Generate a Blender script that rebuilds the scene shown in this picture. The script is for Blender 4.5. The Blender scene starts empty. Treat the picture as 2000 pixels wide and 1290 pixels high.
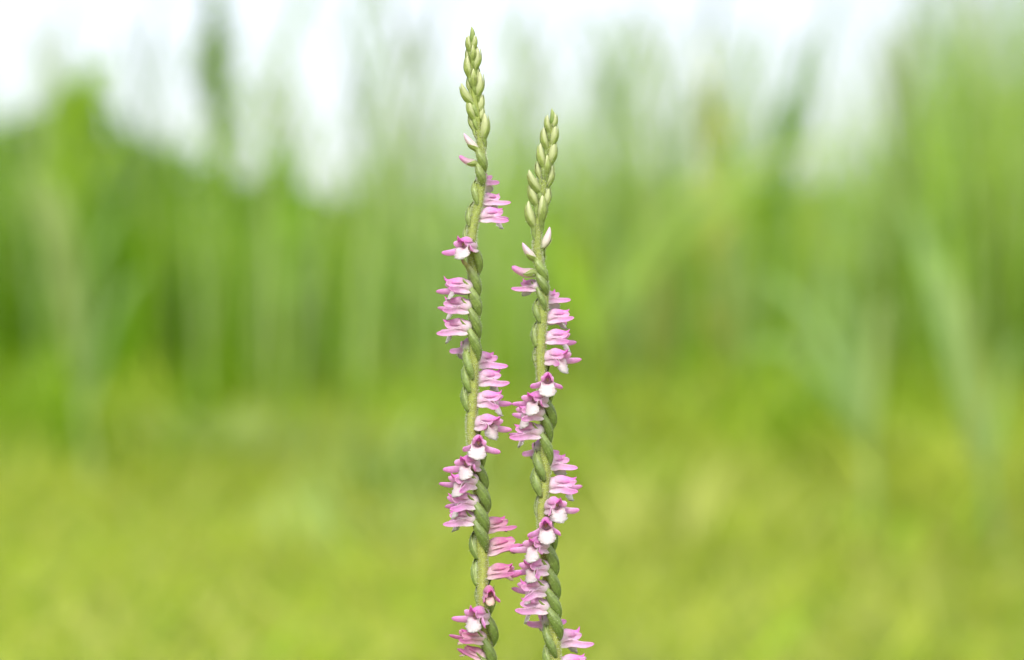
import bpy, math, random
import numpy as np
from mathutils import Vector, Matrix

SC = bpy.context.scene
COL = SC.collection
R = math.radians
PX = 8e-5                      # metres per photograph pixel in the plane of the two flower spikes
CAM_D, CAM_H, LENS = 0.40, 0.22, 90.0

# ------------------------------------------------------------------ camera
cam = bpy.data.cameras.new('camera')
cam.lens = LENS; cam.sensor_width = 36.0
cam.clip_start = 0.01; cam.clip_end = 2000.0
cam.dof.use_dof = True
cam.dof.focus_distance = CAM_D - 0.0005
cam.dof.aperture_fstop = 12.0
cam_o = bpy.data.objects.new('camera', cam); COL.objects.link(cam_o)
cam_o.location = (0, -CAM_D, CAM_H)
cam_o.rotation_euler = (R(90), 0, 0)
SC.camera = cam_o

# ------------------------------------------------------------------ sky (bright overcast) and soft sun
SUN_EL, SUN_AZ = 46.0, -22.0           # sun behind the camera's left shoulder, veiled by thin cloud
w = bpy.data.worlds.new('World'); SC.world = w; w.use_nodes = True
nt = w.node_tree; nt.nodes.clear()
sky = nt.nodes.new('ShaderNodeTexSky'); sky.sky_type = 'NISHITA'; sky.sun_disc = False
sky.sun_elevation = R(SUN_EL); sky.sun_rotation = R(180 + SUN_AZ)
sky.air_density = 1.0; sky.dust_density = 2.0; sky.ozone_density = 1.0
hs = nt.nodes.new('ShaderNodeHueSaturation'); hs.inputs['Saturation'].default_value = 0.44; hs.inputs['Hue'].default_value = 0.53
bg = nt.nodes.new('ShaderNodeBackground'); bg.inputs['Strength'].default_value = 0.090
wo = nt.nodes.new('ShaderNodeOutputWorld')
nt.links.new(sky.outputs[0], hs.inputs['Color']); nt.links.new(hs.outputs[0], bg.inputs['Color'])
nt.links.new(bg.outputs[0], wo.inputs['Surface'])

sl = bpy.data.lights.new('sun', 'SUN'); sl.energy = 1.5; sl.angle = R(20); sl.color = (1.0, 0.96, 0.90)
so = bpy.data.objects.new('sun', sl); COL.objects.link(so)
sd = Vector((math.sin(R(SUN_AZ)) * math.cos(R(SUN_EL)), -math.cos(R(SUN_AZ)) * math.cos(R(SUN_EL)), math.sin(R(SUN_EL))))
so.rotation_euler = sd.to_track_quat('Z', 'Y').to_euler()
so.location = (0, 0, 5)

SC.view_settings.view_transform = 'Standard'; SC.view_settings.look = 'None'
SC.view_settings.exposure = 1.36; SC.view_settings.gamma = 1.0
SC.view_settings.use_curve_mapping = False
SC.render.engine = 'CYCLES'
SC.cycles.use_denoising = True
SC.cycles.use_adaptive_sampling = False
SC.cycles.max_bounces = 8; SC.cycles.transmission_bounces = 6; SC.cycles.diffuse_bounces = 4
SC.cycles.caustics_reflective = False; SC.cycles.caustics_refractive = False

# ------------------------------------------------------------------ helpers
def tag(o, label=None, cat=None, group=None, kind=None):
    for k, v in (('label', label), ('category', cat), ('group', group), ('kind', kind)):
        if v: o[k] = v
    return o

def mesh_np(name, V, F, C=None, smooth=True):
    """one mesh from an (n,3) vertex array, a face list and per-vertex linear colours"""
    me = bpy.data.meshes.new(name)
    me.from_pydata(np.asarray(V, dtype=float).tolist(), [], F if isinstance(F, list) else F.tolist())
    if C is not None:
        a = me.color_attributes.new('tint', 'FLOAT_COLOR', 'POINT')
        C = np.asarray(C, dtype=np.float32)
        rgba = np.ones((len(C), 4), np.float32); rgba[:, :3] = C
        a.data.foreach_set('color', rgba.ravel())
    if smooth: me.polygons.foreach_set('use_smooth', [True] * len(me.polygons))
    me.update()
    return me

def obj(name, me, mat, parent=None):
    o = bpy.data.objects.new(name, me); COL.objects.link(o)
    if me is not None and not me.materials: me.materials.append(mat)
    if parent is not None: o.parent = parent
    return o

def shell(P, C, th, edge=0.35):
    """a grid surface P (nu,nv,3) closed into a thin solid of thickness th; thinner at the rim"""
    nu, nv = P.shape[:2]
    du = np.gradient(P, axis=0); dv = np.gradient(P, axis=1)
    n = np.cross(du, dv); n /= (np.linalg.norm(n, axis=2, keepdims=True) + 1e-12)
    t = np.ones((nu, nv)); t[0] *= edge; t[-1] *= edge; t[:, 0] *= edge; t[:, -1] *= edge
    A = P + n * (th * .5 * t)[..., None]; B = P - n * (th * .5 * t)[..., None]
    V = np.concatenate([A.reshape(-1, 3), B.reshape(-1, 3)])
    idx = np.arange(nu * nv).reshape(nu, nv); N = nu * nv
    q = np.stack([idx[:-1, :-1], idx[1:, :-1], idx[1:, 1:], idx[:-1, 1:]], -1).reshape(-1, 4)
    F = q.tolist() + (q[:, ::-1] + N).tolist()
    ring = list(idx[0, :]) + list(idx[1:, -1]) + list(idx[-1, -2::-1]) + list(idx[-2:0:-1, 0])
    for a, b in zip(ring, ring[1:] + ring[:1]): F.append([int(a), int(b), int(b + N), int(a + N)])
    CC = np.concatenate([C.reshape(-1, 3), C.reshape(-1, 3)])
    return V, F, CC

def tube(path, rad, ns=12, ell=None, frames=None):
    """closed tube along path with a radius at each point; returns V, F, and (u, angle) per vertex"""
    path = np.asarray(path, float); n = len(path)
    T = np.gradient(path, axis=0); T /= np.linalg.norm(T, axis=1, keepdims=True) + 1e-12
    up = np.array([0, 1, 0.0]) if abs(T[0][1]) < .9 else np.array([1, 0, 0.0])
    V = []; UA = []
    a = np.arange(ns) * 2 * math.pi / ns
    for i in range(n):
        b = np.cross(T[i], up); b /= np.linalg.norm(b) + 1e-12
        up = np.cross(b, T[i])
        rr = rad[i] if np.ndim(rad[i]) else np.full(ns, rad[i])
        V.append(path[i] + np.outer(np.cos(a) * rr, b) + np.outer(np.sin(a) * rr, up))
        UA += [(i / (n - 1), x) for x in a]
    V = np.concatenate(V)
    F = []
    for i in range(n - 1):
        for j in range(ns):
            k = (j + 1) % ns
            F.append([i * ns + j, i * ns + k, (i + 1) * ns + k, (i + 1) * ns + j])
    F.append(list(range(ns))[::-1]); F.append([(n - 1) * ns + j for j in range(ns)])
    return V, F, np.array(UA)

def interp(xs, pts):
    p = np.array(pts, float)
    return np.interp(xs, p[:, 0], p[:, 1])

def smooth_interp(x, xs, ys):
    """Catmull-Rom through (xs, ys)"""
    xs = np.asarray(xs, float); ys = np.asarray(ys, float)
    m = np.gradient(ys, xs); x = np.asarray(x, float)
    i = np.clip(np.searchsorted(xs, x) - 1, 0, len(xs) - 2)
    h = xs[i + 1] - xs[i]; t = np.clip((x - xs[i]) / h, 0, 1)
    return ((2*t**3 - 3*t**2 + 1) * ys[i] + (t**3 - 2*t**2 + t) * h * m[i] + (-2*t**3 + 3*t**2) * ys[i+1] + (t**3 - t**2) * h * m[i+1])

def mix(a, b, t):
    t = np.asarray(t)[..., None]
    return np.asarray(a) * (1 - t) + np.asarray(b) * t

# ------------------------------------------------------------------ materials
def new_mat(name):
    m = bpy.data.materials.new(name); m.use_nodes = True
    t = m.node_tree; t.nodes.clear()
    return m, t, t.nodes, t.links

def tissue(name, translucent, rough, noise_scale, noise_amt, bump_scale=0, bump=0.0, spec=0.35, boost=1.0, sss=0.0):
    """plant tissue: vertex tint broken up by noise, a glossy skin over light that passes through"""
    m, t, N, L = new_mat(name)
    at = N.new('ShaderNodeAttribute'); at.attribute_name = 'tint'
    tc = N.new('ShaderNodeTexCoord')
    no = N.new('ShaderNodeTexNoise'); no.inputs['Scale'].default_value = noise_scale; no.inputs['Detail'].default_value = 3
    L.new(tc.outputs['Object'], no.inputs['Vector'])
    mr = N.new('ShaderNodeMapRange'); mr.inputs['From Min'].default_value = .3; mr.inputs['From Max'].default_value = .7
    mr.inputs['To Min'].default_value = 1 - noise_amt; mr.inputs['To Max'].default_value = 1 + noise_amt
    L.new(no.outputs['Fac'], mr.inputs['Value'])
    mu = N.new('ShaderNodeVectorMath'); mu.operation = 'SCALE'
    L.new(at.outputs['Color'], mu.inputs[0]); L.new(mr.outputs[0], mu.inputs['Scale'])
    p = N.new('ShaderNodeBsdfPrincipled'); p.inputs['Roughness'].default_value = rough
    p.inputs['Specular IOR Level'].default_value = spec
    L.new(mu.outputs[0], p.inputs['Base Color'])
    if sss:
        p.inputs['Subsurface Weight'].default_value = sss
        p.inputs['Subsurface Radius'].default_value = (1, .8, .6); p.inputs['Subsurface Scale'].default_value = 0.0004
    tr = N.new('ShaderNodeBsdfTranslucent'); L.new(mu.outputs[0], tr.inputs['Color'])
    mx = N.new('ShaderNodeMixShader'); mx.inputs[0].default_value = translucent
    L.new(p.outputs[0], mx.inputs[1]); L.new(tr.outputs[0], mx.inputs[2])
    if bump:
        bn = N.new('ShaderNodeTexNoise'); bn.inputs['Scale'].default_value = bump_scale; bn.inputs['Detail'].default_value = 2
        L.new(tc.outputs['Object'], bn.inputs['Vector'])
        bp = N.new('ShaderNodeBump'); bp.inputs['Strength'].default_value = bump; bp.inputs['Distance'].default_value = 0.0001
        L.new(bn.outputs['Fac'], bp.inputs['Height']); L.new(bp.outputs[0], p.inputs['Normal'])
    o = N.new('ShaderNodeOutputMaterial'); L.new(mx.outputs[0], o.inputs['Surface'])
    return m

M_PETAL = tissue('petal_tissue', .52, .45, 2600, .07, 7000, .35, .4)
M_LIP = tissue('lip_tissue', .44, .35, 4200, .06, 6500, .8, .55)
M_GREEN = tissue('bract_tissue', .16, .36, 1800, .22, 5200, .6, .5)
M_STEM = tissue('stem_tissue', .05, .5, 1500, .13, 4200, .6, .4)
M_BUD = tissue('bud_tissue', .22, .45, 1500, .08, 5000, .3, .4)
M_HAIR = tissue('hair_tissue', .45, .4, 300, .1)
M_BLADE = tissue('grass_tissue', .42, .5, 30, .18, spec=.3)
M_FARLEAF = tissue('far_leaf_tissue', .30, .6, 2.0, .25, spec=.2)

def ground_material():
    m, t, N, L = new_mat('lawn_soil')
    tc = N.new('ShaderNodeTexCoord')
    n1 = N.new('ShaderNodeTexNoise'); n1.inputs['Scale'].default_value = 2.2; n1.inputs['Detail'].default_value = 5
    n2 = N.new('ShaderNodeTexNoise'); n2.inputs['Scale'].default_value = 40; n2.inputs['Detail'].default_value = 4
    for n in (n1, n2): L.new(tc.outputs['Object'], n.inputs['Vector'])
    r1 = N.new('ShaderNodeValToRGB')
    r1.color_ramp.elements[0].position = .35; r1.color_ramp.elements[0].color = (.22, .33, .02, 1)
    r1.color_ramp.elements[1].position = .68; r1.color_ramp.elements[1].color = (.32, .39, .07, 1)
    r2 = N.new('ShaderNodeValToRGB')
    r2.color_ramp.elements[0].position = .35; r2.color_ramp.elements[0].color = (.5, .5, .5, 1)
    r2.color_ramp.elements[1].position = .65; r2.color_ramp.elements[1].color = (1, 1, 1, 1)
    L.new(n1.outputs['Fac'], r1.inputs[0]); L.new(n2.outputs['Fac'], r2.inputs[0])
    mx = N.new('ShaderNodeMix'); mx.data_type = 'RGBA'; mx.blend_type = 'MULTIPLY'; mx.inputs['Factor'].default_value = .7
    L.new(r1.outputs[0], mx.inputs['A']); L.new(r2.outputs[0], mx.inputs['B'])
    p = N.new('ShaderNodeBsdfPrincipled'); p.inputs['Roughness'].default_value = .9
    L.new(mx.outputs['Result'], p.inputs['Base Color'])
    o = N.new('ShaderNodeOutputMaterial'); L.new(p.outputs[0], o.inputs['Surface'])
    return m

# ------------------------------------------------------------------ ground
S = 900.0
gm = mesh_np('ground', [(-S, -60, 0), (S, -60, 0), (S, S, 0), (-S, S, 0)], [[0, 1, 2, 3]], smooth=False)
tag(obj('ground', gm, ground_material()), kind='structure')

# ------------------------------------------------------------------ grass blades (array builder)
def blades(base, height, width, lean, lean_az, face_az, tint0, tint1, seg=5, curl=None):
    """n tapering, arching blades in one array: base (n,3); lean = horizontal reach of the tip / height"""
    n = len(base); u = np.linspace(0, 1, seg + 1)
    if curl is None: curl = np.full(n, 1.8)
    reach = lean * height
    prof = np.minimum(1.0, 1.25 - 1.15 * u ** 1.6) * np.minimum(1, .55 + 1.6 * u); prof[-1] = .03
    la = np.stack([np.cos(lean_az), np.sin(lean_az)], -1); fa = np.stack([np.cos(face_az), np.sin(face_az)], -1)
    V = np.zeros((n, seg + 1, 2, 3))
    for i, s in enumerate(u):
        r = reach * s ** curl
        z = height * (s - .35 * np.minimum(lean, 1.2) * s ** (curl + .6))
        for k, sg in enumerate((-.5, .5)):
            V[:, i, k, 0] = base[:, 0] + la[:, 0] * r + fa[:, 0] * width * prof[i] * sg
            V[:, i, k, 1] = base[:, 1] + la[:, 1] * r + fa[:, 1] * width * prof[i] * sg
            V[:, i, k, 2] = base[:, 2] + z
    C = np.zeros_like(V)
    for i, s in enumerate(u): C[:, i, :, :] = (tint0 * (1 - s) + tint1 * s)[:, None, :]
    m = (seg + 1) * 2
    q = np.array([[i * 2, i * 2 + 1, i * 2 + 3, i * 2 + 2] for i in range(seg)])
    F = (np.arange(n)[:, None, None] * m + q[None]).reshape(-1, 4)
    return V.reshape(-1, 3), F, C.reshape(-1, 3)

def join(parts):
    V = []; F = []; C = []; k = 0
    for v, f, c in parts:
        V.append(v); F.append(np.asarray(f) + k); C.append(c); k += len(v)
    return np.concatenate(V), np.concatenate(F), np.concatenate(C)

rng = np.random.default_rng(11)
YG = np.array([.40, .49, .045]); YB = np.array([.46, .50, .12]); MG = np.array([.28, .46, .018]); DG = np.array([.125, .27, .002])
PG = np.array([.42, .54, .18]); BG = np.array([.30, .46, .14])

def tints(n, cols, weights, jit=.18):
    cols = np.array(cols); k = rng.choice(len(cols), n, p=np.array(weights) / sum(weights))
    return cols[k] * (1 + rng.normal(0, jit, (n, 1))).clip(.5, 1.6)

def wedge(n, y0, y1, margin=.35, slope=.26, power=1.0):
    """points on the ground, y measured from the camera, inside a widened view wedge"""
    d = y0 + (y1 - y0) * rng.random(n) ** power
    x = (rng.random(n) * 2 - 1) * (d * slope + margin)
    return np.stack([x, d - CAM_D, np.zeros(n)], -1)

def lumps(P, s, seed):
    r = np.random.default_rng(seed); v = np.zeros(len(P))
    for k in range(6):
        a = r.random() * 6.28; f = s * (1 + r.random() * 1.5)
        v += np.sin((P[:, 0] * math.cos(a) + P[:, 1] * math.sin(a)) * f + r.random() * 6.28)
    return v / 2.4

# short lawn grass, thick and yellow-green
n = 52000
B = wedge(n, .75, 6.8, power=.75)
lm = lumps(B, 3.2, 3)
far = np.clip((B[:, 1] - 1.5) / 3.6, 0, 1)
h = (.048 + .028 * rng.random(n)) * (1 + .16 * np.clip(lm, -1, 1)) * (1 + 2.0 * far)
t0 = tints(n, [YG, YB, MG], [5, 3.6, 1.6]); l2 = lumps(B, 1.6, 17)
t0 = np.where((rng.random(n) < .55 * far + .12 * np.clip(l2, 0, 1))[:, None], tints(n, [MG, YG, PG, DG], [4, 2.5, 1.2, 1.2]), t0)
t0 = t0 * (1 + .06 * lm[:, None] + .05 * l2[:, None]).clip(.6, 1.4)
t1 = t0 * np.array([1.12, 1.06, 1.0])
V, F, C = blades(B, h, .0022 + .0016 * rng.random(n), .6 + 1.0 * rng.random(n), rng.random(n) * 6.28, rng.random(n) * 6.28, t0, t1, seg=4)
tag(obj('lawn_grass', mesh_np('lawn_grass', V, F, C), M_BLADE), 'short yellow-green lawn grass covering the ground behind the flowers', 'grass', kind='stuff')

# knee-high tussocks thickening towards the stand
nc = 560; cc = wedge(nc, 2.1, 5.6, power=.62)
keep = rng.random(nc) < np.clip(.40 + .40 * lumps(cc, 1.9, 8) + (cc[:, 1] - 2.9) * .34 + np.clip(np.abs(cc[:, 0]) * .4, 0, .35), .0, 1); cc = cc[keep]; nc = len(cc); m = 30
ct = tints(nc, [MG, YG, DG, PG, YB], [3.5, 4, .8, 1.4, 1.6], .12)
ct = np.where((rng.random(nc) < np.clip((cc[:, 1] - 1.9) / 2.6, 0, .9))[:, None], tints(nc, [MG, DG, PG, YG], [4, 2.4, 1.5, 1.5], .12), ct); ca = rng.random(nc) * 6.28; chh = .08 + .20 * rng.random(nc) * np.clip((cc[:, 1] - 1.6) / 2, .25, 1)
n = nc * m; k = np.repeat(np.arange(nc), m)
B = cc[k] + np.concatenate([rng.normal(0, .05, (n, 2)), np.zeros((n, 1))], 1)
t0 = ct[k] * (1 + rng.normal(0, .1, (n, 1)))
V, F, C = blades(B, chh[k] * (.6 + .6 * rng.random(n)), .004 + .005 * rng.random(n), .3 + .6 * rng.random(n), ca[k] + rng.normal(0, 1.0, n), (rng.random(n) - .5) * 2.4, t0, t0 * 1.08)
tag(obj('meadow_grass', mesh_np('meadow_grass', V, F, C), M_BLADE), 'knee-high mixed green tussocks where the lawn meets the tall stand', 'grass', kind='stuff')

def view_x(px, d): return (px - 1000) * PX / CAM_D * d
def view_z(py, d): return CAM_H + (645 - py) * PX / CAM_D * d

# the tall dense stand of grass, as one mass; its upper edge follows the uneven line against the sky
def stand_top(px):   # photograph row of the dense mass's upper edge
    return smooth_interp(px, [-600, -200, 0, 120, 220, 330, 480, 620, 800, 980, 1150, 1330, 1480, 1640, 1760, 1900, 2100, 2500],
                         [330, 320, 310, 290, 310, 350, 385, 405, 400, 370, 340, 320, 350, 380, 260, 190, 140, 140])
nc = 520; m = 20
cd_ = 4.6 + 2.6 * rng.random(nc) ** .8; cpx = -500 + 3000 * rng.random(nc)
ct = tints(nc, [DG, MG, PG, BG, YG], [5.0, 4, 2.0, 1.5, 1.2], .2)
ct2 = tints(nc, [MG, PG, BG, YG, YB], [3.5, 2.6, 1.6, 2.6, 1.2], .15)      # a paler mix of tints takes over along the stand
ct = np.where((rng.random(nc) < np.clip((cpx - 700) / 600, .1, .88))[:, None], ct2, ct)
dark = ((cpx < 350) & (rng.random(nc) < .75)) | (np.abs(cpx - 650) < 45) | (np.abs(cpx - 450) < 35)     # clumps tinted a darker, richer green at set columns
ct = np.where((dark & (rng.random(nc) < .85))[:, None], DG * (.85 + .3 * rng.random((nc, 1))), ct); ca = rng.random(nc) * 6.28; cl = .10 + .5 * rng.random(nc) ** 1.4
k = np.repeat(np.arange(nc), m); n = nc * m
d = cd_[k]; px = cpx[k] + rng.normal(0, 26, n)
B = np.stack([view_x(px, d), d - CAM_D + rng.normal(0, .06, n), np.zeros(n)], -1)
r6 = rng.random(n)
h = view_z(stand_top(px), d) * (.58 + .42 * rng.random(n) + (.30 + .25 * (px > 950)) * r6 ** 7) * (1 + rng.normal(0, .07, nc))[k]
t0 = ct[k] * (1 + rng.normal(0, .1, (n, 1)))
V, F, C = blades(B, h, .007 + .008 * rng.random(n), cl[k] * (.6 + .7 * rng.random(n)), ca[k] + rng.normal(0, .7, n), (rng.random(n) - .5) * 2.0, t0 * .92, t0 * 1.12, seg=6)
# thin tall blades that stand out of the mass, thicker in some places, leaving sky between
n = 1900; px = -300 + 2700 * rng.random(n)
dens = interp(px, [(-300, .5), (40, .2), (110, .5), (180, .15), (300, .06), (380, .35), (470, .3), (520, .10), (560, .3), (650, .12), (700, .95), (860, 1), (930, .6), (1040, 1), (1130, .35), (1200, .8), (1300, .35), (1400, .8), (1480, .55), (1560, .7), (1640, .35), (1710, .12), (1770, .9), (1900, 1), (2400, 1)])
px = px[rng.random(n) < dens]; n = len(px); d = 4.2 + 2.6 * rng.random(n)
top = stand_top(px) - (330 + 60 * (px > 1700)) * rng.random(n) ** 1.3
B = np.stack([view_x(px, d), d - CAM_D, np.zeros(n)], -1)
t0 = tints(n, [MG, PG, BG, DG], [3, 2.5, 2, 1.6], .15)
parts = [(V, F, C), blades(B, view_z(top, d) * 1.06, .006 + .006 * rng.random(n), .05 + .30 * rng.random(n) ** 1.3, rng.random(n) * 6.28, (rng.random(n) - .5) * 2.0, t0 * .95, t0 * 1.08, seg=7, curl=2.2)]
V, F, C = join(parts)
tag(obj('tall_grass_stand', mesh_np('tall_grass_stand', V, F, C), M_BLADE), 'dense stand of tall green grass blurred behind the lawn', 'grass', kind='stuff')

# far belt of bushes and trees under the sky
def belt_top(px):
    return smooth_interp(px, [-1500, -600, -100, 60, 160, 240, 330, 450, 620, 760, 950, 1200, 1500, 1800, 2200, 3300],
                         [250, 230, 205, 195, 190, 245, 310, 345, 385, 395, 385, 370, 365, 355, 330, 300])
parts = []
n = 26000
d = 38 + 6 * rng.random(n)
px = -1500 + 4800 * rng.random(n)
top = view_z(belt_top(px), 40.) * (1 + .05 * np.sin(px * .021) + .04 * np.sin(px * .053 + 1))
f = rng.random(n) ** .8
z = top * f
d = d - 5 * (1 - f) ** 1.5 + 2
c = np.stack([view_x(px, 40.), d, z], -1)
sz = .10 + .16 * rng.random(n)
a = rng.normal(size=(n, 3)); a /= np.linalg.norm(a, axis=1, keepdims=True)
b = np.cross(a, rng.normal(size=(n, 3))); b /= np.linalg.norm(b, axis=1, keepdims=True)
V = np.stack([c + a * sz[:, None], c + b * sz[:, None] * .5, c - a * sz[:, None], c - b * sz[:, None] * .5], 1).reshape(-1, 3)
F = np.arange(n * 4).reshape(n, 4)
t0 = tints(n, [(.12, .26, .026), (.16, .31, .035), (.10, .21, .02)], [3, 3, 2], .15)
C = np.repeat(t0, 4, 0)
tag(obj('treeline', mesh_np('treeline', V, F, C, smooth=False), M_FARLEAF), 'far belt of dark green bushes and trees below the white sky', 'trees', kind='stuff')

# ------------------------------------------------------------------ single tall plants told apart in the blur
def leaf_mesh(name, path, width, tint0, tint1, fold=.25, nu=14):
    """a long leaf along a path: two halves folded on the midrib, closed, tapering to a point"""
    path = np.asarray(path, float); k = len(path)
    s = np.linspace(0, 1, k); u = np.linspace(0, 1, nu)
    P = np.stack([smooth_interp(u, s, path[:, i]) for i in range(3)], -1)
    T = np.gradient(P, axis=0); T /= np.linalg.norm(T, axis=1, keepdims=True) + 1e-9
    side = np.cross(T, [0, -1, 0]); side /= np.linalg.norm(side, axis=1, keepdims=True) + 1e-9
    nor = np.cross(side, T)
    wv = width * np.minimum(1, .45 + 2.2 * u) * np.clip(1.02 - u ** 2.6, .02, 1)
    v = np.linspace(-1, 1, 5)
    G = P[:, None] + side[:, None] * (wv[:, None] * v * .5)[..., None] + nor[:, None] * (wv[:, None] * (np.abs(v) * fold))[..., None]
    C = np.broadcast_to(mix(tint0, tint1, u)[:, None], G.shape).copy()
    C[:, 2] *= 1.12
    return mesh_np(name, *shell(G, C, width * .04))

def plant(name, label, cat, group, d, stem_px, leaves, stem_w=.006, tint=MG, head=None, head_tint=None, lean_y=0.0):
    """a tall plant at distance d. stem_px: points (px, py) from the ground up. leaves: (start fraction, dx, dz, droop, width)"""
    pts = [(view_x(x, d), 0, view_z(y, d)) for x, y in stem_px]
    x0 = pts[0][0] + (pts[0][0] - pts[1][0]) * .4
    root = bpy.data.objects.new(name, None); COL.objects.link(root); root.empty_display_size = .05
    root.location = (x0, d - CAM_D, 0)
    tag(root, label, cat, group)
    loc = [(0, 0, -.01)] + [(x - x0, lean_y * z, z) for x, _, z in pts]
    loc = np.array(loc); s = np.linspace(0, 1, len(loc)); u = np.linspace(0, 1, 16)
    P = np.stack([smooth_interp(u, s, loc[:, i]) for i in range(3)], -1)
    V, F, UA = tube(P, stem_w * .5 * (1.05 - .75 * u), 7)
    obj('stem', mesh_np('stem', V, F, np.broadcast_to(np.array(tint) * 1.0, V.shape)), M_BLADE, root)
    for (f0, dx, dz, droop, wd, tn) in leaves:
        st = np.array([np.interp(f0, u, P[:, i]) for i in range(3)])
        yy = random.uniform(-.05, .05)
        q = [st, st + np.array([dx * .25, yy * .5, dz * .45]), st + np.array([dx * .62, yy, dz * .85]), st + np.array([dx, yy * 1.2, dz - droop])]
        obj('leaf', leaf_mesh('leaf', q, wd, np.array(tn) * .95, np.array(tn) * 1.1), M_BLADE, root)
    if head:
        y0, length, rad, nb = head
        top = P[-1]; vs = []
        for i in range(nb):
            f = random.random(); a = random.random() * 6.28
            rr = rad * (1 - .75 * f) * random.uniform(.4, 1)
            bz = top[2] - length * .6 + length * f
            vs.append((top[0] + random.uniform(-.1, .1) * rad, top[1] + random.uniform(-.1, .1) * rad, bz, a, rr))
        vs = np.array(vs); nb_ = len(vs)
        tn = np.tile(np.array(head_tint if head_tint is not None else tint), (nb_, 1)) * (1 + rng.normal(0, .15, (nb_, 1)))
        V, F, C = blades(vs[:, :3], vs[:, 4] * 1.5 + length * .08, np.full(nb_, max(.004, rad * .10)), np.full(nb_, .7), vs[:, 3], vs[:, 3] + 1.5, tn, tn * 1.1, seg=3)
        hd = obj('flower_head', mesh_np('flower_head', V, F, C), M_BLADE, root); hd['kind'] = 'stuff'
    return root

random.seed(5)
def rl(n, lo, hi, size, w, tn, spread=.6):
    """n random leaves between fractions lo..hi of the stem"""
    out = []
    for i in range(n):
        f = lo + (hi - lo) * (i + random.random() * .6) / n
        sg = 1 if i % 2 else -1
        sz = size * random.uniform(.7, 1.15)
        out.append((f, sg * sz * spread * random.uniform(.5, 1.2), sz * random.uniform(.7, 1.0), sz * random.uniform(0, .35), w * random.uniform(.8, 1.15), tn))
    return out

plant('tall_weed', 'tall dark-stemmed weed with a leafy plume rising into the white sky', 'weed', None, 4.4,
      [(450, 800), (445, 500), (438, 300), (420, 110)], rl(9, .66, .95, .12, .016, MG, .45) + [(.60, .015, .14, .0, .016, MG * .8)], .010, MG * .9, (0, .24, .10, 110), MG)
plant('leafy_shoot', 'broad leafy shoot poking above the dark bushes', 'weed', None, 4.6,
      [(165, 800), (155, 500), (150, 300), (148, 170)], rl(10, .55, .92, .17, .030, MG, .55), .014, MG)
plant('leafy_shoot', 'short bright green leafy shoot between two pale sky gaps', 'weed', None, 4.3,
      [(560, 800), (558, 600), (556, 450), (555, 330)], rl(9, .45, .95, .13, .024, YG * np.array([.6, .9, .6]), .35), .010, MG)
plant('bent_reed', 'bold dark green reed leaning towards the sky', 'reed', None, 4.0,
      [(1490, 820), (1505, 500), (1535, 340), (1580, 220), (1605, 120)], [(.45, .02, .22, .0, .030, DG), (.62, .05, .22, .0, .024, DG), (.80, .06, .20, .01, .012, BG), (.35, -.09, .25, .03, .02, MG)], .016, DG)
plant('yellow_stalk', 'yellowing flower stalk with a thin reddish stem', 'weed', None, 3.6,
      [(1400, 900), (1400, 650), (1392, 420), (1380, 190)], rl(8, .62, .95, .075, .016, (.48, .54, .09), .45) + rl(3, .35, .5, .1, .012, (.40, .44, .10), .4), .006, (.36, .34, .08), (0, .16, .05, 60), (.52, .58, .10))
plant('arching_blade', 'wide grey-green grass blade arching steeply beside the tall stand', 'grass blade', None, 2.4,
      [(1935, 1000), (1925, 930), (1905, 880)], [(.9, -.065, .22, -.03, .026, BG), (.7, -.045, .19, -.02, .014, PG * .85), (.6, .035, .15, .02, .012, BG)], .012, BG)
plant('arching_blade', 'pale grey-green grass tuft of wide blades spreading over the lawn', 'grass blade', None, 2.5,
      [(1700, 940), (1695, 880), (1685, 830)], [(.95, -.10, .15, .0, .016, BG), (.8, -.055, .19, .01, .014, BG * .9), (.7, .02, .16, .02, .014, PG), (.75, -.13, .11, .02, .014, BG)], .012, PG)
plant('slanting_blade', 'long pale yellow-green blade slanting across the tall grass', 'grass blade', None, 3.4,
      [(1130, 800), (1150, 700), (1190, 610)], [(.9, .36, .26, .0, .020, (.38, .52, .12)), (.8, .27, .21, .0, .018, (.34, .50, .08)), (.6, .20, .27, .0, .016, (.36, .52, .10)), (.7, -.08, .18, .03, .028, MG)], .012, MG)
plant('pale_blade', 'pale grey-green upright blades in front of the dark bushes', 'grass blade', None, 2.9,
      [(175, 900), (160, 800), (150, 700)], [(.9, -.035, .22, .0, .024, PG * .9), (.8, .055, .20, .0, .015, BG), (.8, -.06, .25, .0, .020, PG * .8), (.6, .07, .17, .0, .014, BG)], .012, PG)
# thin grey-green stems that stand against the sky
sk = [(95, 40), (285, 60), (560, 0), (545, 110), (700, -80), (730, -60), (790, 90), (840, 40), (1010, 0), (1050, 60), (1195, 150), (1225, 60),
      (1290, 120), (1385, -40), (1470, 90), (1780, -40), (1835, -90), (1870, 20), (1910, -60), (1965, -30), (1995, 60), (1755, 140), (2080, 0), (-60, 30)]
for i, (x, y) in enumerate(sk):
    d = 4.3 + 1.5 * random.random()
    k = random.uniform(-40, 40)
    tn = [PG * .75, BG * .8, MG][i % 3]
    plant('tall_reed', 'thin grey-green reed with narrow leaves standing above the tall grass', 'reed', 'thin reeds standing against the sky', d,
          [(x + k, 830), (x + k * .5, 500), (x + k * .1, 250), (x, y)], rl(6, .5, .95, .20, .012, tn, .40), .008, tn)

# ------------------------------------------------------------------ the two orchid spikes
MM = .001
PINK = np.array([.90, .37, .79]); TIP = np.array([.80, .16, .64]); PALE = np.array([.88, .75, .82]); WHITE = np.array([.80, .745, .77])
LILAC = np.array([.89, .57, .83])
GRN = np.array([.185, .275, .062]); GRN_L = np.array([.36, .43, .13]); CREAM = np.array([.57, .60, .33])
STEMC = np.array([.33, .36, .08])

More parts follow.
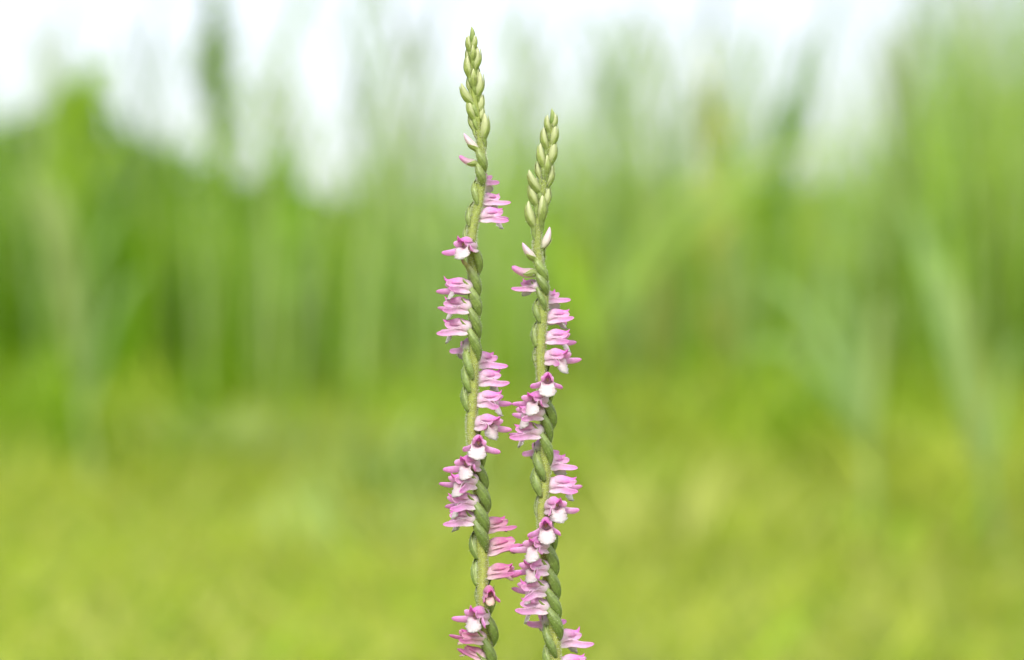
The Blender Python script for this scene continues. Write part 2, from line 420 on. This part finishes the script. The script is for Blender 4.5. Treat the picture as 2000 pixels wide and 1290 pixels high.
class Stem:
    def __init__(s, pts, radii, base_x, depth):
        p = sorted(pts, key=lambda q: -q[1])                       # bottom first
        s.zs = np.array([0.0] + [CAM_H - (y - 645) * PX for x, y in p])
        s.xs = np.array([base_x] + [(x - 1000) * PX for x, y in p])
        r = sorted(radii, key=lambda q: -q[0])
        s.rz = np.array([0.0] + [CAM_H - (y - 645) * PX for y, _ in r]); s.rr = np.array([1.1 * MM] + [a * PX * .92 for _, a in r])
        s.depth = depth; s.x0 = base_x
    def x(s, z): return smooth_interp(z, s.zs, s.xs) - s.x0
    def r(s, z): return np.interp(z, s.rz, s.rr)
    def at(s, z): return np.array([float(s.x(z)), 0.0, float(z)])

def petal_surface(center, side, normal, half, nu, nv, cup):
    """grid from per-u centre, side and normal vectors, half-width and cupping"""
    v = np.linspace(-1, 1, nv)
    return center[:, None] + side[:, None] * (half[:, None] * v)[..., None] + normal[:, None] * ((half * cup)[:, None] * v ** 2)[..., None], v

def unit(a): return a / (np.linalg.norm(a, axis=-1, keepdims=True) + 1e-12)

def make_flower(root, M, k, wither, rs):
    """one open flower, local frame: x outwards, z up; sizes in mm times k"""
    e = bpy.data.objects.new('flower', None); COL.objects.link(e); e.empty_display_size = .002
    e.parent = root; e.matrix_local = M
    K = k * MM; g = lambda a, b: rs.uniform(a, b)
    u = np.linspace(0, 1, 15)
    tone = g(.88, 1.08)
    pink = PINK * np.array([1, tone, 1]) if not wither else mix(PINK, (.62, .09, .28), .55)
    lil = LILAC * np.array([1, tone, 1]) if not wither else mix(LILAC, (.66, .20, .42), .6)
    pale = PALE if not wither else mix(PALE, (.80, .56, .50), .45)
    tipup = g(.25, .75) if not wither else g(-.1, .5)
    def noise(sh, a): return 1 + rs.normal(0, a, sh)[..., None]
    # --- floral tube (swollen base)
    tp = np.stack([np.linspace(-.45, 2.05, 12), np.zeros(12), -.30 + .48 * np.sin(np.linspace(0, 2.6, 12))], -1)
    tr = np.array([.45, .76, .96, 1.04, 1.06, 1.05, 1.02, .98, .92, .86, .76, .60]) * (.95 if not wither else .85)
    a = np.arange(14) * 2 * math.pi / 14
    V, F, UA = tube(tp * K, [r * K * (1 + .06 * np.cos(3 * a)) for r in tr], 14)
    C = mix(mix((.66, .72, .42), pale * np.array([1, 1.02, 1]), np.clip(UA[:, 0] * 7, 0, 1)), PINK, np.clip(UA[:, 0] * .9 - .15, 0, .38))
    C[-14:] = mix(PALE, PINK, .3)
    obj('floral_tube', mesh_np('floral_tube', V, F, C), M_PETAL, e)
    # --- dorsal sepal, the top of the hood
    L = 4.15 * g(.95, 1.05)
    x = -.15 + L * u
    z = interp(u, [(0, .30), (.10, .85), (.24, 1.36), (.42, 1.54), (.62, 1.42), (.80, 1.24), (.91, 1.30), (1, 1.15 + tipup)])
    if wither: z = z - .35 * u; e['label'] = 'withering flower with closed, reddened sepals'
    c = np.stack([x - .15 * tipup * np.clip(u - .85, 0, 1) * 6, rs.normal(0, .03) * u, z], -1)
    T = unit(np.gradient(c, axis=0)); side = np.tile([0, 1.0, 0], (15, 1)); nor = unit(np.cross(T, side)); nor *= np.sign(nor[:, 2:3] + 1e-6)
    half = interp(u, [(0, .60), (.15, .92), (.4, .98), (.65, .84), (.82, .56), (.93, .24), (1, .04)])
    P, v = petal_surface(c, side, nor, half, 15, 9, -1.0)
    t = np.clip((u - .06) / .75, 0, 1)
    C = mix(pale, pink, t ** .9)[:, None] * np.ones((15, 9, 1))
    C = C * (1 - .10 * np.clip(np.cos(v * 9), 0, 1))[None, :, None] * noise((15, 9), .02)
    C = mix(C, TIP, (np.clip(u - .78, 0, 1) / .22)[:, None] * np.ones((15, 9)) * .75)
    obj('dorsal_sepal', mesh_np('dorsal_sepal', *shell(P * K, C, .11 * K)), M_PETAL, e)
    # --- two petals forming the hood's sides
    for sg in (-1, 1):
        L = 4.0 * g(.94, 1.04)
        flare = g(.25, .65) if not wither else g(-.1, .15)
        x = -.05 + L * u
        c = np.stack([x, sg * interp(u, [(0, .35), (.3, .56), (.7, .50), (.85, .54 + flare * .3), (1, .58 + flare)]),
                      interp(u, [(0, .0), (.3, .42), (.6, .46), (.85, .48), (1, .62 + g(-.1, .25))]) - (.3 * u if wither else 0)], -1)
        T = unit(np.gradient(c, axis=0))
        sd = unit(np.stack([0 * u, sg * -.42 + sg * .9 * np.clip(u - .75, 0, 1) * 2, .9 + 0 * u], -1))
        nor = unit(np.cross(T, sd)) * sg
        half = interp(u, [(0, .40), (.3, .62), (.6, .62), (.85, .54), (.95, .42), (1, .16)])
        P, v = petal_surface(c, sd, nor, half, 15, 7, -.35)
        t = np.clip((u - .1) / .9, 0, 1)
        C = mix(pale, mix(pale, pink, .75), t)[:, None] * np.ones((15, 7, 1)) * noise((15, 7), .02)
        C = mix(C, WHITE, (np.clip(u - .78, 0, 1) * 1.7)[:, None] * (np.abs(v) > .5)[None, :] * np.ones((15, 7)))
        obj('petal', mesh_np('petal', *shell(P * K, C, .10 * K)), M_PETAL, e)
    # --- two lateral sepals, spreading sideways
    for sg in (-1, 1):
        n = 18; uu = np.linspace(0, 1, n)
        ang = R(g(28, 50)) if not wither else R(g(4, 20))
        Ls = 5.5 * g(.92, 1.07) * (1 if not wither else .95)
        bend = np.clip((uu - .22) / .22, 0, 1); bend = bend * bend * (3 - 2 * bend)
        dirx = np.cos(ang * bend); diry = np.sin(ang * bend)
        step = Ls / (n - 1)
        x = np.concatenate([[0], np.cumsum(dirx[:-1] * step)]) - .1
        y = .62 + np.concatenate([[0], np.cumsum(diry[:-1] * step)]) + .16 * np.sin(uu * 3) * (1 - bend * .6)
        droop = g(-.25, .45) if not wither else g(-.3, .2)
        z = -.32 - .28 * np.sin(uu * 2.4) * .6 - droop * uu ** 2 * .9 + .18 * np.sin(uu * 7) * uu * g(.2, 1)
        c = np.stack([x, sg * y, z], -1)
        T = unit(np.gradient(c, axis=0))
        tilt = R(8) + R(g(-6, 22)) * bend
        sd0 = np.tile([0, 0, 1.0], (n, 1)); lat = unit(np.cross(sd0, T)) * -sg
        sd = unit(sd0 * np.cos(tilt)[:, None] - lat * -sg * np.sin(tilt)[:, None] * sg)
        nor = unit(np.cross(T, sd)) * sg
        half = interp(uu, [(0, .58), (.08, .80), (.22, .82), (.38, .62), (.6, .51), (.8, .46), (.93, .33), (1, .10)]) * (1 if not wither else .8)
        P, v = petal_surface(c, sd, nor, half, n, 9, -.42)
        t = np.clip((uu - .12) / .55, 0, 1)
        C = mix(mix(pale, WHITE, .3), lil, t)[:, None] * np.ones((n, 9, 1))
        C = mix(C, TIP, (np.clip(uu - .72, 0, 1) / .28)[:, None] * np.ones((n, 9)) * .45)
        C = mix(C, pink * .95, ((.5 + .5 * np.cos(v * 3.1))[None, :] * (.18 + .35 * uu)[:, None]))
        C = C * (1 - .07 * (np.cos(v * 14) > .55))[None, :, None] * noise((n, 9), .03)
        obj('lateral_sepal', mesh_np('lateral_sepal', *shell(P * K, C, .13 * K)), M_PETAL, e)
    # --- lip: channelled floor bent down at the mouth, frilled white blade
    n, nv = 30, 21; uu = np.linspace(0, 1, n)
    ld = g(.85, 1.12) if not wither else .55
    cx = interp(uu, [(0, .2), (.25, 1.5), (.42, 2.5), (.52, 3.05), (.62, 3.5), (.75, 3.9), (.88, 4.18), (1, 4.35)])
    cz = interp(uu, [(0, -.65), (.25, -.58), (.42, -.42), (.52, -.46), (.62, -.74), (.75, -1.22), (.88, -1.72), (1, -2.15)])
    cz = np.where(uu > .5, -.5 + (cz + .5) * ld, cz)
    cx = np.where(cx > 2.3, 2.3 + (cx - 2.3) * g(.58, .95), cx)
    for _ in range(2):
        cx[1:-1] = (cx[:-2] + 2 * cx[1:-1] + cx[2:]) / 4; cz[1:-1] = (cz[:-2] + 2 * cz[1:-1] + cz[2:]) / 4
    c = np.stack([cx, rs.normal(0, .05) * uu, cz], -1)
    T = unit(np.gradient(c, axis=0)); sd = np.tile([0, 1.0, 0], (n, 1)); nor = unit(np.cross(T, sd))
    nor *= np.where(nor[:, 2:3] + nor[:, 0:1] < 0, -1, 1)
    half = interp(uu, [(0, .5), (.3, .78), (.44, .88), (.54, .98), (.64, 1.12), (.75, 1.30), (.84, 1.30), (.91, 1.10), (.96, .78), (1, .24)])
    half = half * (.6 if wither else g(1.0, 1.22))
    P, v = petal_surface(c, sd, nor, half, n, nv, 0)
    curl = interp(uu, [(0, .9), (.45, .70), (.56, .05), (.68, -.38), (.85, -.46), (1, -.35)])
    cd = unit(mix(nor, np.array([1.0, 0, -.05]), np.clip((uu - .5) / .1, 0, 1)))
    P = P + cd[:, None] * (half[:, None] * curl[:, None] * np.abs(v)[None] ** 2.0)[..., None]
    fr = np.clip((uu - .5) / .2, 0, 1)[:, None] * np.clip((np.abs(v)[None] - .45) / .55, 0, 1) + np.clip((uu - .9) / .1, 0, 1)[:, None] * .6
    ph = g(0, 6)
    zig = np.where(np.arange(n) % 2, 1, -1)[:, None] * .5 + .5 * np.sin(uu * 46 + ph)[:, None]
    P = P + nor[:, None] * (fr * (.15 * zig + rs.normal(0, .05, (n, nv))))[..., None]
    P = P + (sd[:, None] * np.sign(v)[None, :, None]) * (fr * (rs.normal(0, .05, (n, nv)) + .12 * zig))[..., None]
    zz = np.where(np.arange(nv) % 2, 1, -1)
    P[-1] += T[-1] * (.05 * zz + rs.normal(0, .03, nv))[:, None]
    lipc = WHITE if not wither else mix(WHITE, (.72, .50, .30), .65)
    C = mix(mix((.92, .70, .78), lipc, np.clip((uu - .40) / .5, 0, 1))[:, None] * np.ones((n, nv, 1)), lipc, np.clip(np.abs(v) ** 1.5, 0, 1)[None] * np.ones((n, nv)) * .8)
    obj('lip', mesh_np('lip', *shell(P * K, C * noise((n, nv), .015), .10 * K)), M_LIP, e)
    # --- column in the throat
    V, F, UA = tube(np.array([(1.6, 0, .30), (2.0, 0, .40), (2.35, 0, .46), (2.6, 0, .42), (2.78, 0, .26), (2.86, 0, .06)]) * K, np.array([.24, .27, .26, .22, .16, .03]) * K, 10)
    C = mix((.56, .50, .28), (.24, .10, .05), np.clip((UA[:, 0] - .35) * 1.8, 0, 1))
    obj('column', mesh_np('column', V, F, C), M_BUD, e)
    return e

def bud_sag(u, opened): return -.13 * np.sin(u * 3.0) * (1 if opened else .6) + .05 * u

def make_bud(root, M, length, color0, color1, opened, rs, name='bud'):
    """closed bud: three fused sepals, pointed; x along its axis"""
    n, ns = 16, 15; u = np.linspace(0, 1, n)
    a = np.arange(ns) * 2 * math.pi / ns
    prof = interp(u, [(0, .45), (.1, .75), (.28, 1), (.5, .95), (.72, .70), (.88, .40), (.96, .2), (1, .05)])
    if opened: prof = interp(u, [(0, .5), (.12, .85), (.3, 1), (.55, .80), (.75, .66), (.9, .55), (.97, .40), (1, .15)])
    hw = length * (.175 if not opened else .20)
    ax = np.stack([length * u, 0 * u, length * bud_sag(u, opened)], -1)
    rad = [hw * p * (1 + .07 * np.cos(3 * a + .6) - .05 * (np.cos(3 * a + .6) < -.93)) for p in prof]
    V, F, UA = tube(ax, rad, ns)
    C = mix(color0, color1, np.clip(UA[:, 0] * 1.15 - .1, 0, 1) ** 1.2) * (1 - .10 * np.clip(np.cos(6 * UA[:, 1]), 0, 1))[:, None]
    o = obj(name, mesh_np(name, V, F, C), M_BUD if not opened else M_PETAL, root); o.matrix_local = M
    return o

def build_floret(root, st, kind, y, az, el, size, rs, fuzz):
    """ovary and bract winding up the stem, then the bud or flower that leaves it at azimuth az"""
    zt = CAM_H - (y - 645) * PX
    if kind in ('open', 'wither', 'none'):
        off0, off1, ol, orad, cover = 148 + 45 * max(0, math.cos(R(az - 40))), 48, 4.9 * MM * size, .60 * MM * size, 1.55
    elif kind == 'pink':
        off0, off1, ol, orad, cover = 112, 30, 3.4 * MM, .56 * MM, 1.55
    else:
        off0, off1, ol, orad, cover = (80 if el < 60 else 38), 4, size * PX * .72, size * PX * .13, 1.90
    if y > 900: orad *= 1.12
    if kind in ('open', 'wither'): orad *= rs.uniform(.86, 1.12); ol *= rs.uniform(.92, 1.08); off0 += rs.uniform(-12, 12)
    n = 20; t = np.linspace(0, 1, n)
    az0 = R(az + off0 + rs.uniform(-8, 8)); az1 = R(az + off1)
    zz = zt - ol * (1 - t)
    aa = az1 + (az0 - az1) * (1 - t) ** (.95 - .35 * max(0, math.cos(R(az - 40))))
    sr = st.r(zz); bulge = np.sin(np.clip(t * 1.12, 0, 1) * math.pi) ** .7
    rad = sr * .55 + orad * (.25 + .80 * bulge) + .55 * sr * t ** 2
    if kind == 'bud': rad = rad * .78
    path = np.stack([st.x(zz) + np.cos(aa) * rad, np.sin(aa) * rad, zz], -1)
    outw = np.stack([np.cos(aa), np.sin(aa), 0 * aa], -1)
    orr = orad * interp(t, [(0, .30), (.15, .66), (.4, .98), (.6, 1.0), (.82, .80), (1, .58)])
    if kind == 'bud': orr = orad * interp(t, [(0, .22), (.3, .45), (.7, .78), (1, 1.0)])
    ns = 12; a = np.arange(ns) * 2 * math.pi / ns
    V, F, UA = tube(path, [r * (1 + .09 * np.cos(3 * a + i * .22)) for i, r in enumerate(orr)], ns)
    gj = rs.uniform(.88, 1.14)
    up = np.clip((700 - y) / 600, 0, 1)
    C = mix(mix(GRN, GRN_L, .45 + .4 * up) * gj, STEMC * 1.1, np.clip(.4 - UA[:, 0], 0, 1))
    C = C * (1 - .14 * np.clip(np.cos(3 * UA[:, 1] + UA[:, 0] * 4), 0, 1))[:, None]
    obj('ovary', mesh_np('ovary', V, F, C), M_GREEN, root)
    # flower or bud frame
    if kind == 'bud' and el > 60: el += 6
    azr = R(az); ca, sa = math.cos(azr), math.sin(azr); elr = R(el)
    X = np.array([ca * math.cos(elr), sa * math.cos(elr), math.sin(elr)])
    Y = np.array([-sa, ca, 0.0]); Z = np.cross(X, Y)
    roll = R(rs.uniform(-7, 7)); Y, Z = Y * math.cos(roll) + Z * math.sin(roll), Z * math.cos(roll) - Y * math.sin(roll)
    M = Matrix(((X[0], Y[0], Z[0], path[-1][0]), (X[1], Y[1], Z[1], path[-1][1]), (X[2], Y[2], Z[2], path[-1][2]), (0, 0, 0, 1)))
    bud_len = size * PX * (1.15 if kind == 'pink' else 1.28)
    if kind in ('open', 'wither'): make_flower(root, M, size, kind == 'wither', rs)
    elif kind == 'pink': make_bud(root, M, bud_len, mix(CREAM, PALE, .45), mix(PALE, PINK, .45 + .5 * (el < 30)) * .95 if el < 60 else mix(PALE, PINK, .36) * .92, el < 30, rs)
    elif kind == 'bud': make_bud(root, M, bud_len, mix(GRN_L, CREAM, .45), CREAM * (1.0 + .12 * (1 - up)), False, rs)
    else: make_bud(root, M, 1.9 * MM, (.42, .34, .18), (.36, .22, .14), False, rs, 'withered_bud')
    # bract: a pointed sheath over the outside of the ovary; round a bud it goes on up the bud, by a flower it ends in a free tip
    m = 14; e = np.linspace(0, 1, m + 1)[1:]
    if kind in ('bud', 'pink'):
        ext = path[-1] + bud_len * (e[:, None] * X + (bud_sag(e, kind == 'pink' and el < 30))[:, None] * Z)
        erad = bud_len * .175 * interp(e, [(0, .45), (.1, .75), (.28, 1), (.5, .95), (.72, .70), (1, .3)])
        erad[0] = max(erad[0], orr[-1])
    else:
        tip = unit(unit(path[-1] - path[-4]) + np.array([0, 0, .5]) + outw[-1] * .25)
        ext = path[-1] + ol * .55 * e[:, None] * tip + outw[-1] * (size * .62 * MM * np.sin(np.clip(e * 2.2, 0, 1) * 1.57))[:, None]; erad = orr[-1] * (1.15 - .3 * e)
    cp = np.concatenate([path, ext]); cr = np.concatenate([orr, erad])
    co = np.concatenate([outw, np.tile(outw[-1], (m, 1))]); cs = np.concatenate([t, 1 + e])
    nu, nv = 22, 11; u = np.linspace(0, 1, nu); v = np.linspace(-1, 1, nv)
    q = u * cover
    cen = np.stack([np.interp(q, cs, cp[:, k]) for k in range(3)], -1)
    for _ in range(2): cen[1:-1] = (cen[:-2] + 2 * cen[1:-1] + cen[2:]) / 4
    out = unit(np.stack([np.interp(q, cs, co[:, k]) for k in range(3)], -1))
    if kind not in ('bud', 'pink'): cen = cen + out * (size * .40 * MM * np.clip((q - .45) / .5, 0, 1) ** 1.5 * np.clip(1.55 - q, .2, 1))[:, None]
    T = unit(np.gradient(cen, axis=0)); bn = unit(np.cross(T, out)); nn = unit(np.cross(bn, T))
    wrap = interp(u, [(0, 1.2), (.12, 1.6), (.30, 1.65), (.48, 1.45), (.64, 1.15), (.78, .82), (.90, .46), (1, .04)])
    br = np.interp(q, cs, cr) * 1.14 + .05 * MM
    br = np.convolve(np.pad(br, 2, mode='edge'), np.ones(5) / 5, 'valid')
    ang = wrap[:, None] * v[None]
    lift = 1 + .10 * v[None] ** 4 * np.clip(u * 4, 0, 1)[:, None] + .10 * np.exp(-(v / .2) ** 2)[None]
    P = cen[:, None] + (nn[:, None] * np.cos(ang)[..., None] + bn[:, None] * np.sin(ang)[..., None]) * (br[:, None] * lift)[..., None]
    P = P + nn[:, None] * (np.clip(u - .82, 0, 1) ** 1.5 * 2.2 * orad * rs.uniform(.2, 1.2))[:, None, None]
    base = mix(GRN * (1 - .12 * (1 - up)), GRN_L, .18 + .45 * up) * gj
    C = mix(base, base * np.array([1.35, 1.2, 1.3]), np.clip(u * 1.4 - .5, 0, 1))[:, None] * np.ones((nu, nv, 1))
    C = mix(C, GRN_L * 1.15, (np.clip((np.abs(v) - .78) / .22, 0, 1))[None] * np.ones((nu, nv)) * .8)
    C = C * (1 - .20 * (np.abs(v) < .1))[None, :, None] * (1 - .15 * (np.arange(nv) % 2))[None, :, None]
    C = C * (1 + rs.normal(0, .04, (nu, nv)))[..., None]
    if kind == 'none': C = mix(C, (.40, .33, .17), (np.clip(u * 2 - .9, 0, .8))[:, None] * np.ones((nu, nv)))
    obj('bract', mesh_np('bract', *shell(P, C, .09 * MM)), M_GREEN, root)
    if y > 240:
        ii = rs.randint(1, int(nu * .7), 90); jj = rs.randint(0, nv, 90)
        fuzz[0].append(P[ii, jj] + rs.normal(0, .06 * MM, (90, 3))); fuzz[1].append(unit(P[ii, jj] - cen[ii]))
    return path, orr

def hairs(root, parent, st, z0, z1, n, seed):
    """short pale glandular hairs over the stem, one soft fuzz"""
    r = np.random.default_rng(seed)
    z = z0 + (z1 - z0) * r.random(n); a = r.random(n) * 6.283
    sr = st.r(z); cx = st.x(z)
    L = (.12 + .22 * r.random(n)) * MM; wd = .022 * MM
    o = np.stack([np.cos(a), np.sin(a), 0 * a], -1); tg = np.stack([-np.sin(a), np.cos(a), 0 * a], -1)
    b = np.stack([cx, 0 * z, z], -1) + o * (sr * .97)[:, None]
    tip = b + o * L[:, None] + np.stack([0 * z, 0 * z, L * r.normal(.1, .35, n)], -1) + tg * (L * r.normal(0, .3, n))[:, None]
    up = np.array([0, 0, 1.0])
    V = np.stack([b + tg * wd, b - tg * wd * .5 + up * wd * .86, b - tg * wd * .5 - up * wd * .86,
                  tip + tg * wd * 1.2, tip - tg * wd * .6 + up * wd, tip - tg * wd * .6 - up * wd], 1).reshape(-1, 3)
    q = np.array([[0, 1, 4, 3], [1, 2, 5, 4], [2, 0, 3, 5]])
    F = (np.arange(n)[:, None, None] * 6 + q[None]).reshape(-1, 4)
    C = np.tile(np.array([.80, .82, .66]), (len(V), 1))
    h = obj('stem_hair', mesh_np('stem_hair', V, F, C), M_HAIR, parent); h['kind'] = 'stuff'

def build_spike(label, pts, radii, base_x, depth, florets, apex, seed):
    rs = np.random.RandomState(seed)
    st = Stem(pts, radii, base_x, depth)
    root = bpy.data.objects.new('orchid_spike', None); COL.objects.link(root); root.empty_display_size = .02
    root.location = (base_x, depth, 0)
    tag(root, label, 'orchid', 'pink orchid spikes')
    ztop = CAM_H - (apex[1] - 645) * PX - .6 * MM
    zz = np.linspace(-.004, ztop, 260)
    path = np.stack([st.x(np.clip(zz, 0, 1)), 0 * zz, zz], -1)
    ns = 16; a = np.arange(ns) * 2 * math.pi / ns
    V, F, UA = tube(path, [float(r) * (1 + .05 * np.cos(5 * a + i * .05)) for i, r in enumerate(st.r(zz))], ns)
    C = np.tile(STEMC, (len(V), 1)) * (1 + .10 * np.sin(UA[:, 1] * 5 + UA[:, 0] * 60))[:, None]
    C = mix(C, GRN, np.clip(UA[:, 0] * 1.6 - 1.1, 0, .5))
    so_ = obj('stem', mesh_np('stem', V, F, C), M_STEM, root)
    hairs(root, so_, st, CAM_H - (1320 - 645) * PX, CAM_H - (240 - 645) * PX, 9000, seed)
    fuzz = ([], [])
    for (kind, y, az, el, size) in florets: build_floret(root, st, kind, y, az, el, size, rs, fuzz)
    hb = np.concatenate(fuzz[0]); hn = np.concatenate(fuzz[1]); n = len(hb); L = (.05 + .13 * rs.rand(n)) * MM; wd = .018 * MM
    side = unit(np.cross(hn, [.3, .2, 1.0])); up2 = np.cross(hn, side); tip = hb + hn * L[:, None] + rs.normal(0, .04 * MM, (n, 3))
    V = np.stack([hb + side * wd, hb - side * wd * .5 + up2 * wd * .86, hb - side * wd * .5 - up2 * wd * .86, tip + side * wd, tip - side * wd * .5 + up2 * wd, tip - side * wd * .5 - up2 * wd], 1).reshape(-1, 3)
    F = (np.arange(n)[:, None, None] * 6 + np.array([[0, 1, 4, 3], [1, 2, 5, 4], [2, 0, 3, 5]])[None]).reshape(-1, 4)
    fz = obj('bract_hair', mesh_np('bract_hair', V, F, np.tile(np.array([.80, .82, .66]), (len(V), 1))), M_HAIR, root); fz['kind'] = 'stuff'
    # the growing tip: a little bract closed round the youngest bud
    zb = ztop - 1.3 * MM
    M = Matrix.Translation(Vector(st.at(zb))) @ Matrix.Rotation(R(-88), 4, 'Y')
    make_bud(root, M, 2.6 * MM, GRN, GRN_L, False, rs, 'tip_bud')
    # narrow leaves at the foot
    for k in range(4):
        az = k * 1.7 + seed; L = .07 + .03 * rs.rand()
        q = [(0, 0, .001), (math.cos(az) * L * .35, math.sin(az) * L * .35, L * .55), (math.cos(az) * L * .8, math.sin(az) * L * .8, L * .7), (math.cos(az) * L * 1.2, math.sin(az) * L * 1.2, L * .5)]
        obj('leaf', leaf_mesh('leaf', q, .006, GRN, GRN * 1.2), M_GREEN, root)
    return root

o, wv, p, b, no_ = 'open', 'wither', 'pink', 'bud', 'none'
A = [(b, 122, 150, 76, 24), (b, 118, -70, 78, 24), (b, 160, 30, 76, 28), (b, 168, -80, 78, 26), (b, 216, 20, 76, 28), (b, 252, 165, 72, 30), (b, 100, 215, 76, 24), (b, 96, -35, 76, 22), (b, 134, -8, 74, 34), (b, 150, 212, 74, 32), (b, 176, 160, 76, 22), (b, 186, -5, 74, 36), (b, 203, 205, 56, 36),
     (b, 232, 205, 66, 32), (b, 234, 10, 76, 22), (b, 270, -22, 78, 38), (p, 292, 195, 45, 36), (p, 320, 187, 20, 34),
     (o, 352, 68, 0, .80), (o, 391, 28, -2, .82), (o, 421, -6, -3, .92), (o, 481, -125, -4, .98), (no_, 522, 195, 40, .95),
     (o, 561, 190, -2, 1.0), (o, 599, 181, -2, 1.02), (o, 640, 174, -3, 1.0), (o, 680, 98, 0, 1.0), (o, 705, 42, -2, 1.0), (o, 741, 20, 0, 1.0), (o, 781, -14, -3, 1.0),
     (o, 826, -38, -6, 1.05), (o, 866, -86, -4, 1.0), (o, 905, -124, -4, 1.05), (o, 938, -150, -6, 1.05), (o, 980, 190, -3, 1.05), (o, 1013, 172, -3, 1.0),
     (wv, 1031, 25, 8, 1.0), (wv, 1076, 3, 14, 1.15), (wv, 1121, -25, 8, 1.05), (wv, 1155, -82, -8, .95), (o, 1201, -124, 0, 1.08), (wv, 1245, 202, 8, 1.0), (wv, 1284, 185, 24, .85)]
Bf = [(b, 268, 140, 76, 24), (b, 300, 40, 76, 26), (b, 338, -70, 78, 28), (b, 384, 150, 74, 30), (b, 420, 30, 76, 30), (b, 248, -20, 76, 22), (b, 257, 207, 76, 26), (b, 281, -15, 74, 32), (b, 289, 207, 73, 32), (b, 318, -10, 74, 36), (b, 325, 212, 72, 36), (b, 348, 165, 72, 30),
      (b, 361, 0, 74, 36), (b, 374, 207, 58, 38), (b, 402, 5, 74, 34), (b, 400, 195, 66, 38), (b, 430, -55, 80, 40), (b, 442, 197, 68, 40), (p, 484, -12, 68, 38), (p, 507, 207, 46, 38), (p, 533, 187, 12, 44),
      (o, 560, 142, 0, .75), (o, 583, 52, 0, .85), (o, 621, 10, 0, .92), (o, 660, -10, -3, .95), (o, 698, -35, -5, 1.0), (o, 744, -88, -4, .95), (o, 781, -130, -4, 1.0),
      (o, 806, -160, -3, 1.0), (o, 843, 182, -5, 1.02), (o, 880, 92, 0, 1.0), (o, 907, 40, -2, 1.0), (o, 948, -12, -4, 1.05), (o, 988, -64, -4, 1.05), (o, 1027, -95, -4, 1.05),
      (o, 1064, -130, -4, 1.05), (o, 1108, -145, -4, 1.05), (o, 1148, 192, -6, 1.05), (o, 1186, 181, -2, 1.08), (o, 1221, 96, 4, 1.0), (o, 1252, 30, -2, 1.05), (o, 1300, 0, 0, 1.0)]
build_spike('taller pink orchid spike, its lowest flowers withering, beside the shorter one',
            [(921, 60), (921, 110), (922, 150), (925, 185), (930, 215), (934, 255), (941, 300), (941, 345), (935, 395), (922, 455), (922, 500), (925, 560), (926, 640), (926, 700), (923, 780), (921, 850),
             (927, 910), (934, 960), (939, 1010), (941, 1060), (943, 1110), (942, 1160), (945, 1210), (949, 1250), (953, 1290), (955, 1340)],
            [(60, 3), (110, 4), (200, 6), (320, 8.5), (450, 10.5), (700, 10.5), (1000, 11), (1340, 11.5)], (965 - 1000) * PX, 0.0, A, (921, 61), 21)
build_spike('shorter pink orchid spike in fresh bloom beside the taller one',
            [(1080, 217), (1077, 250), (1074, 275), (1070, 305), (1065, 340), (1060, 375), (1054, 415), (1050, 455), (1049, 485), (1055, 520), (1063, 560), (1062, 590), (1058, 640), (1056, 700), (1060, 760), (1064, 820), (1065, 870),
             (1065, 920), (1063, 960), (1059, 1000), (1062, 1050), (1067, 1100), (1073, 1150), (1081, 1200), (1084, 1250), (1085, 1290), (1087, 1340)],
            [(217, 3), (270, 4.5), (360, 7), (480, 9), (600, 10.5), (900, 11), (1340, 11.5)], (1100 - 1000) * PX, 0.001, Bf, (1079, 220), 33)
